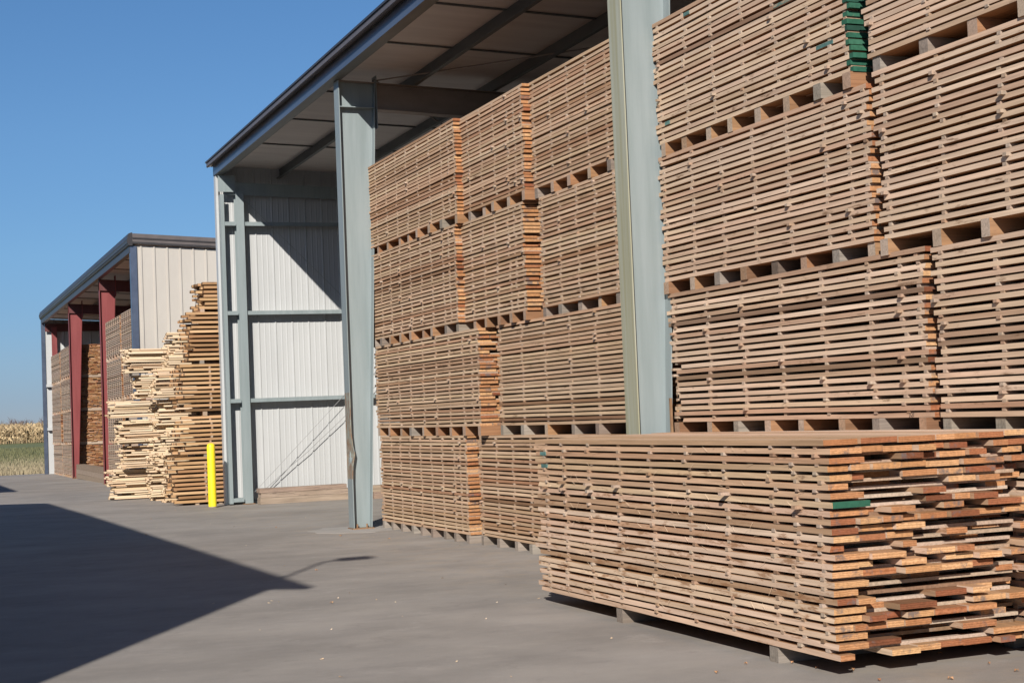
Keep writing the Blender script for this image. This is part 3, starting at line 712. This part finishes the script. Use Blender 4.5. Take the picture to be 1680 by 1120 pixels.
# timbers along the end wall
for k, (x0, x1, z0, z1, y0, lab) in enumerate(((6.72, 8.68, 0, .125, 30.42, 'lowest of three weathered timbers lying along the white end wall'),
        (6.74, 8.62, .128, .225, 30.44, 'middle of three weathered timbers lying along the white end wall'),
        (6.71, 8.53, .228, .315, 30.43, 'topmost of three weathered timbers lying along the white end wall'))):
    random.seed(60+k); b = MB(); board(b, TX, x0, x1, y0, y0+.28, z0, z1-z0, 8, .004, warp=.002, em=0); b.build('timber', [TIMB, TIMB, TIMB], label=lab, cat='timber', group='timbers at the end wall')
for k, (x0, x1, z0, z1, y0, lab) in enumerate(((8.95, 11.3, 0, .14, 29.9, 'lower weathered timber on the ground behind the slim grey column'), (8.9, 11.1, .143, .27, 29.95, 'upper weathered timber on the ground behind the slim grey column'))):
    random.seed(70+k); b = MB(); board(b, TX, x0, x1, y0, y0+.28, z0, z1-z0, 8, .004, warp=.002, em=0); b.build('timber', [TIMB, TIMB, TIMB], label=lab, cat='timber', group='timbers behind the slim column')

# ------------------------------------------------------------------ yellow bollard
bl = empty('bollard', (5.75, 30.4, 0), 'bright yellow round bollard standing at the corner of the big shed', 'bollard')
def dome():
    b = MB(); n = 20; prof = [(.082, 0), (.082, 1.20), (.078, 1.235), (.062, 1.262), (.035, 1.277), (0.002, 1.28)]
    v = []; f = []
    for r_, z in prof:
        for k in range(n): v.append((5.75+r_*math.cos(6.2832*k/n), 30.4+r_*math.sin(6.2832*k/n), z))
    for i in range(len(prof)-1):
        for k in range(n): f.append((i*n+k, i*n+(k+1) % n, (i+1)*n+(k+1) % n, (i+1)*n+k))
    b.add(v, f, 0); b.build('sleeve', YEL, bl, smooth=True)
    b = MB(); b.bar((5.75, 30.4, 0), (5.75, 30.4, .02), .10, 20); b.build('footing', GBEAR, bl)
dome()

# ------------------------------------------------------------------ stacks beyond the big shed (boards lie along x)
MX = [XEDGE, XEND, XEDGE]; ML = [LATH, LEND, LATH]
for lab, u0, v0, z0, z1, n, sd_ in (
        ('brown lumber bundle, lowest of the tall brown stack behind the yellow bollard', 5.30, 31.95, .05, .98, 11, 1),
        ('brown lumber bundle, second from the bottom of the tall brown stack by the bollard', 5.47, 32.0, 1.06, 1.84, 9, 2),
        ('brown lumber bundle, in the middle of the tall brown stack by the bollard', 5.47, 32.0, 1.95, 2.93, 11, 3),
        ('brown lumber bundle with ragged ends, second from the top of the tall brown stack', 5.70, 32.0, 3.02, 4.02, 11, 4),
        ('small brown lumber bundle crowning the tall brown stack', 5.97, 32.05, 4.10, 4.66, 7, 5)):
    pack(lab, 'lumber bundle', 'brown lumber bundles beyond the big shed', TX, u0, 9.4, v0, 1.2, z0-.01, z1, n, MX, t=.052, seed=300+sd_, bw=(.12, .2), ends=(.09, .1),
         flush=lambda L, q: .6, near_inner=2, sticks=[u0+.62, u0+1.7, u0+2.9], jit=.004, front_rag=.012)
bearers(TX, (5.75, 6.25, 8.2), 32.0, 1.1, -.02, .04, 'flat wooden bearer under the tall brown stack', 'bearers under the brown stack', 9)
for k, (za, zb) in enumerate(((.98, 1.05), (1.84, 1.94), (2.93, 3.01), (4.02, 4.09))):
    bearers(TX, (5.95, 6.6, 8.2), 32.02, 1.1, za, zb, 'short bearer in the %s gap from the ground in the tall brown stack' % ('first', 'second', 'third', 'fourth')[k], 'bearers on level %d of the brown stack' % (k+1), 90+k)
LB = [  # label, u0, v0, z0, z1
    ('pale lath bundle on the ground, its long ends reaching farthest towards the red column', 4.62, 36.9, -.03, .66),
    ('pale lath bundle sagging on top of the lowest far bundle', 4.85, 36.6, .70, 1.22),
    ('pale lath bundle on the ground just beside the brown stack', 5.35, 35.3, -.03, .74),
    ('pale lath bundle resting on the low bundle beside the brown stack', 5.36, 35.2, .78, 1.42),
    ('pale lath bundle with black strap, at mid height of the lath pile', 4.78, 36.4, 1.27, 1.83),
    ('thin pale lath bundle whose ends stick out far over the strapped bundle', 4.60, 36.4, 1.90, 2.28),
    ('short pale lath bundle below the topmost wide bundle', 5.20, 36.4, 2.33, 2.87),
    ('wide pale lath bundle on top of the lath pile against the cream wall', 4.98, 36.4, 2.95, 3.50),
    ('pale lath bundle poking out beside the middle of the brown stack', 5.30, 34.2, 1.55, 2.25),
    ('pale lath bundle poking out above mid height of the brown stack', 5.28, 34.0, 2.30, 2.95),
    ('small pale lath bundle poking out high beside the brown stack', 5.62, 34.0, 3.25, 3.72),
]
for k, (lab, u0, v0, z0, z1) in enumerate(LB):
    n = max(6, int((z1-z0)/.045))
    rt = pack(lab, 'lath bundle', 'pale lath bundles against the cream wall', TX, u0, u0+3.4, v0, .75, z0, z1, n, ML, t=.034, seed=500+k, bw=(.05, .14), ends=(.10, .1),
         flush=lambda L, q: .5, near_inner=1, jit=.003, front_rag=.03, rag=(.3, .5), segs=5, zwarp=.01)
    if k in (4, 7, 1, 5):
        xs = u0+1.0; b = MB(); e = .045
        for (a0, a1, b0, b1) in ((v0-e, v0-e+.004, z0-.01, z1+.012), (v0-e, v0+.8, z1+.013, z1+.017)): b.box(xs, xs+.03, a0, a1, b0, b1)
        b.build('strap', STRAP, rt)
for k, (x, v0, za, zb, on) in enumerate(((5.6, 36.4, 1.83, 1.90, 'strapped lath bundle'), (5.9, 36.4, 2.28, 2.34, 'thin lath bundle'), (5.7, 36.4, 2.87, 2.95, 'short lath bundle'), (5.6, 36.4, 1.22, 1.27, 'sagging lath bundle'), (5.6, 34.1, 2.25, 2.30, 'mid height bundle by the brown stack'))):
    bearers(TX, (x-.5, x+.9), v0, .7, za, zb, 'pale spacer block on the %s' % on, 'spacer blocks on the %s' % on, 120+k, w=.16)
# hidden lower bundles that carry the ones by the brown stack
for k, (z0, z1, lab) in enumerate(((-.03, .70, 'pale lath bundle on the ground, mostly hidden by the brown stack'), (.74, 1.52, 'second pale lath bundle from the ground, mostly hidden by the brown stack'))):
    pack(lab, 'lath bundle', 'pale lath bundles against the cream wall', TX, 5.45, 8.6, 33.9, .75, z0, z1, 14, ML, t=.034, seed=560+k, bw=(.05, .14), ends=(.1, .1), flush=lambda L, q: .5, near_inner=0, jit=.003, front_rag=.02, rag=(.3, .4))
pack('pale lath bundle carrying the small one high beside the brown stack', 'lath bundle', 'pale lath bundles against the cream wall', TX, 5.55, 8.6, 34.0, .75, 2.97, 3.23, 6, ML, t=.034, seed=570, bw=(.05, .14), ends=(.06, .1), flush=lambda L, q: .5, near_inner=0, jit=.003, front_rag=.02)

# ------------------------------------------------------------------ the second shed, red frames and brown trim
shed2 = empty('lumber_shed', (16, 57, gz(57)), 'farther open-fronted shed with red columns, dark brown roof edge and cream end wall', 'shed')
def red_shed():
    XF, TOP, s2, YA, YB, XB = 6.10, 6.72, -.05, 42.8, 71.2, 27.0
    zt = lambda x: TOP+s2*(x-XF)
    for yc in (50.6, 60.3):
        c = column_parts(shed2, yc, xf=XF, base=gz(yc), top=TOP-.30, hw=.11, wb=.22, wt=.52, mweb=REDST)
        q = MB(); q.box(0, 1, 0, 1, 0, 1); z = lambda x: zt(x)-.2
        q.v = [(XF, yc-.1, z(XF)-.38), (XB, yc-.1, z(XB)-.4), (XB, yc+.1, z(XB)-.4), (XF, yc+.1, z(XF)-.38), (XF, yc-.1, z(XF)-.02), (XB, yc-.1, z(XB)-.02), (XB, yc+.1, z(XB)-.02), (XF, yc+.1, z(XF)-.02)]
        q.build('rafter', REDDK, shed2)
        q = MB(); q.box(XF+.5, XF+.53, yc-.12, yc+.12, 5.95, 6.62); q.build('knee_plate', REDST, shed2)
    for k in range(14):
        x = 7.3+1.4*k; q = MB(); q.prism([(x, zt(x)-.2), (x+.006, zt(x)-.2), (x+.006, zt(x)), (x, zt(x))], 'y', YA+.1, YB-.1); q.prism([(x-.06, zt(x)-.206), (x+.006, zt(x)-.206), (x+.006, zt(x)-.2), (x-.06, zt(x)-.2)], 'y', YA+.1, YB-.1)
        q.build('purlin', REDST if k % 3 else RAFT, shed2)
    for y in (45, 47.6, 53, 55.5, 58, 63, 66, 68.5):
        q = MB(); q.box(6.2, 14, y, y+.06, zt(8)-.19, zt(8)-.16); q.v = [(x, yy, zz+s2*(x-8)) for x, yy, zz in q.v]; q.build('liner_strap', RAFT, shed2)
    for nm, dz, th, mm, xs in (('roof_liner', .01, .01, ROOFU, XF-.08), ('roof', .025, .07, BROWN, XF-.16)):
        q = MB(); q.box(0, 1, 0, 1, 0, 1)
        q.v = [(xs, YA-.1, zt(xs)+dz), (XB, YA-.1, zt(XB)+dz), (XB, YB+.15, zt(XB)+dz), (xs, YB+.15, zt(xs)+dz), (xs, YA-.1, zt(xs)+dz+th), (XB, YA-.1, zt(XB)+dz+th), (XB, YB+.15, zt(XB)+dz+th), (xs, YB+.15, zt(xs)+dz+th)]
        q.build(nm, mm, shed2)
    q = MB(); q.prism([(XF-.09, TOP-.22), (XF+.06, TOP-.22), (XF+.06, TOP), (XF-.09, TOP)], 'y', YA-.02, YB); q.build('eave_strut', BROWN, shed2)
    # sloped fascia with two ribs
    q = MB(); q.prism([(XF-.10, TOP-.04), (XF-.13, TOP-.02), (XF-.17, TOP+.14), (XF-.12, TOP+.30), (XF-.02, TOP+.33), (XF-.02, TOP-.04)], 'y', YA-.16, YB+.2); q.build('fascia', BROWN, shed2)
    # end trim along the top of the cream wall
    q = MB(); q.box(XF-.02, XB, YA-.16, YA-.06, 0, .28); q.v = [(x, y, z+zt(x)+.05-.03) for x, y, z in q.v]; q.build('rake_trim', BROWNL, shed2)
    q = MB(); q.box(XF-.02, XB, YA-.18, YA-.162, 0, .05); q.v = [(x, y, z+zt(x)+.02) for x, y, z in q.v]; q.build('rake_rib', BROWN, shed2)
    q = MB(); q.box(XF-.02, XB, YA-.18, YA-.162, .13, .17); q.v = [(x, y, z+zt(x)+.02) for x, y, z in q.v]; q.build('rake_rib', BROWN, shed2)
    q = MB(); ribbed(q, XF+.10, XB, YA-.05, gz(YA), TOP-.03, .36, .035, .035, -1, zs=s2, minor=False, phase=.12); q.build('end_wall', CREAM, shed2)
    q = MB(); q.prism([(XF-.08, YA-.10), (XF+.095, YA-.10), (XF+.095, YA+.10), (XF-.08, YA+.10)], 'z', gz(YA), TOP-.05); q.build('corner_trim', BLUEG, shed2)
    # far end wall from inside
    q = MB(); ribbed(q, XF+.06, XB, YB, gz(YB), TOP-.02, .40, .045, .035, -1, zs=s2, minor=False); q.build('end_wall', WHITEW, shed2)
    q = MB(); q.prism([(XF-.10, YB-.06), (XF+.05, YB-.06), (XF+.05, YB+.15), (XF-.10, YB+.15)], 'z', gz(YB), TOP); q.build('corner_trim', BLUEG, shed2)
    for z in (3.9, 1.95):
        q = MB(); q.box(XF+.05, 12, YB-.22, YB-.04, z+gz(YB), z+.12+gz(YB)); q.build('girt', WHITEW, shed2)
    q = MB(); q.box(XF+.32, XF+.55, YB-.3, YB-.25, gz(YB), TOP-.4); q.build('wind_column', REDST, shed2)
    q = MB(); q.box(XF+.05, XB, YB-.2, YB-.15, TOP-.6, TOP-.25); q.build('end_beam', REDDK, shed2)
    q = MB(); q.box(XB, XB+.1, YA, YB, gz(60), zt(XB)); q.build('back_wall', WHITEW, shed2)
red_shed()

def small_pack(label, group, T, u0, u1, v0, W, z0, z1, layers, mats, seed, cat='lumber pack', base=.12, nb=6):
    random.seed(seed)
    root = empty('lumber_pack', T((u0+u1)/2, v0+W/2, z0), label, cat, group)
    b = MB(); bb = MB(); pitch = (z1-z0-base)/layers; t = pitch*.52
    for L in range(layers):
        z = z0+base+L*pitch; v = v0+random.gauss(0, .006)
        while v < v0+W:
            wv = random.uniform(.1, .24); board(b, T, u0+random.uniform(-.05, .05), u1+random.uniform(-.05, .05), v, v+wv, z, t, 2, .003, tone=rnd_tone()); v += wv+.006
    b.build('boards', mats, root, kind='stuff')
    s = MB()
    for k in range(8):
        u = u0+.08+(u1-u0-.16)*k/7; p = [T(u-.02, v0+.0, z0+base), T(u+.02, v0+W-.05, z1-t)]
        s.box(min(p[0][0], p[1][0]), max(p[0][0], p[1][0]), min(p[0][1], p[1][1]), max(p[0][1], p[1][1]), z0+base, z1-t)
    s.build('stickers', [BEARE], root, kind='stuff')
    for k in range(nb):
        u = u0+.08+(u1-u0-.16)*k/(nb-1); p = [T(u-.05, v0-.01, 0), T(u+.05, v0+W, 0)]; q = MB()
        q.box(min(p[0][0], p[1][0]), max(p[0][0], p[1][0]), min(p[0][1], p[1][1]), max(p[0][1], p[1][1]), z0, z0+base-.002, 0, rnd_tone()); q.build('bearer', [BEARE], root)
MF = [FEDGE, END, FACE]
lvn = {1: 'lowest', 2: 'second lowest', 3: 'second highest', 4: 'topmost'}
for nm, T, u0, u1, v0, W, gy, where in (
        ('s', TY, 43.3, 46.6, 6.24, 1.3, 45, 'grey lumber pack of the stack just inside the cream wall'),
        ('t', TY, 46.7, 50.15, 6.22, 1.3, 48, 'grey lumber pack of the stack beside the nearer red column'),
        ('u', TY, 60.75, 65.0, 6.22, 1.5, 63, 'grey lumber pack of the stack beyond the farther red column'),
        ('v', TY, 66.0, 69.8, 6.28, 1.25, 68, 'grey lumber pack of the stack at the far end of the red shed')):
    for L in (1, 2, 3, 4):
        z0 = gz(gy)+(L-1)*1.30
        small_pack('%s %s' % (lvn[L], where), 'grey packs in the red shed', T, u0, u1, v0+random.uniform(-.03, .03), W, z0, z0+1.295, 22, MF, ord(nm)*10+L)
for k in range(3):
    random.seed(80+k); b = MB(); z = gz(56)+.0+k*.175; board(b, TY, 51.2+.05*k, 60.0-.06*k, 6.2, 6.5, z, .17, 6, .004, warp=.002, em=0)
    b.build('timber', [TIMB, TIMB, TIMB], label='%s squared timber of the low wall between the two red columns' % ('lowest', 'middle', 'topmost')[k], cat='timber', group='timbers between the red columns')

# ------------------------------------------------------------------ buildings on the other side of the yard (they throw the shade on the pavement)
def side_building(label, xa, ya, xb, yb, lamp):
    root = empty('warehouse', (xa-8, (ya+yb)/2, 0), label, 'building')
    EV, RG, Wd = 7.0, 9.67, 16.0
    b = MB(); d = -1
    b.add([(xa-.3, ya+.3, gz(ya)-.3), (xb-.3, yb-.3, gz(yb)-.3), (xb-Wd+.3, yb-.3, gz(yb)-.3), (xa-Wd+.3, ya+.3, gz(ya)-.3), (xa-.3, ya+.3, EV), (xb-.3, yb-.3, EV), (xb-Wd+.3, yb-.3, EV), (xa-Wd+.3, ya+.3, EV), (xa-Wd/2, ya+.3, RG-.1), (xb-Wd/2, yb-.3, RG-.1)],
          [(0, 4, 5, 1), (1, 5, 9, 6, 2), (2, 6, 7, 3), (3, 7, 8, 4, 0)], 0)
    b.build('wall', CREAM, root)
    b = MB()
    for s in (0, 1):
        xe = (xa, xb) if s == 0 else (xa-Wd, xb-Wd)
        v = [(xe[0], ya, EV), (xe[1], yb, EV), (xb-Wd/2, yb, RG), (xa-Wd/2, ya, RG)]; v += [(x, y, z-.12) for x, y, z in v]
        b.add(v, [(0, 1, 2, 3), (4, 7, 6, 5), (0, 4, 5, 1), (1, 5, 6, 2), (3, 2, 6, 7), (0, 3, 7, 4)], 0)
    b.build('roof', ROOFT, root)
    for k in range(3):
        y = ya+3+k*7; b = MB(); x = xa-.3+(xb-xa)*(y-ya)/(yb-ya); b.box(x-.02, x+.04, y, y+4, gz(y), 4.2); b.build('roller_door', WHITEW, root)
    if lamp:
        b = MB(); b.bar((-2.80, 4.6, 6.9), (-2.80, 4.6, 7.95), .03, 8); p = b.build('lamp_arm', CABLE, root)
        b = MB(); b.bar((-2.80, 4.6, 7.95), (-2.5, 4.68, 7.97), .03, 8); b.box(-2.6, -2.22, 4.56, 4.82, 7.92, 8.02); b.build('lamp_head', STEEL, p)
side_building('long gabled warehouse across the yard that shades the pavement', -2.69, 3.62, -3.31, 26.3, True)
side_building('second gabled warehouse farther along the other side of the yard', -3.32, 36.4, -3.6, 66, False)
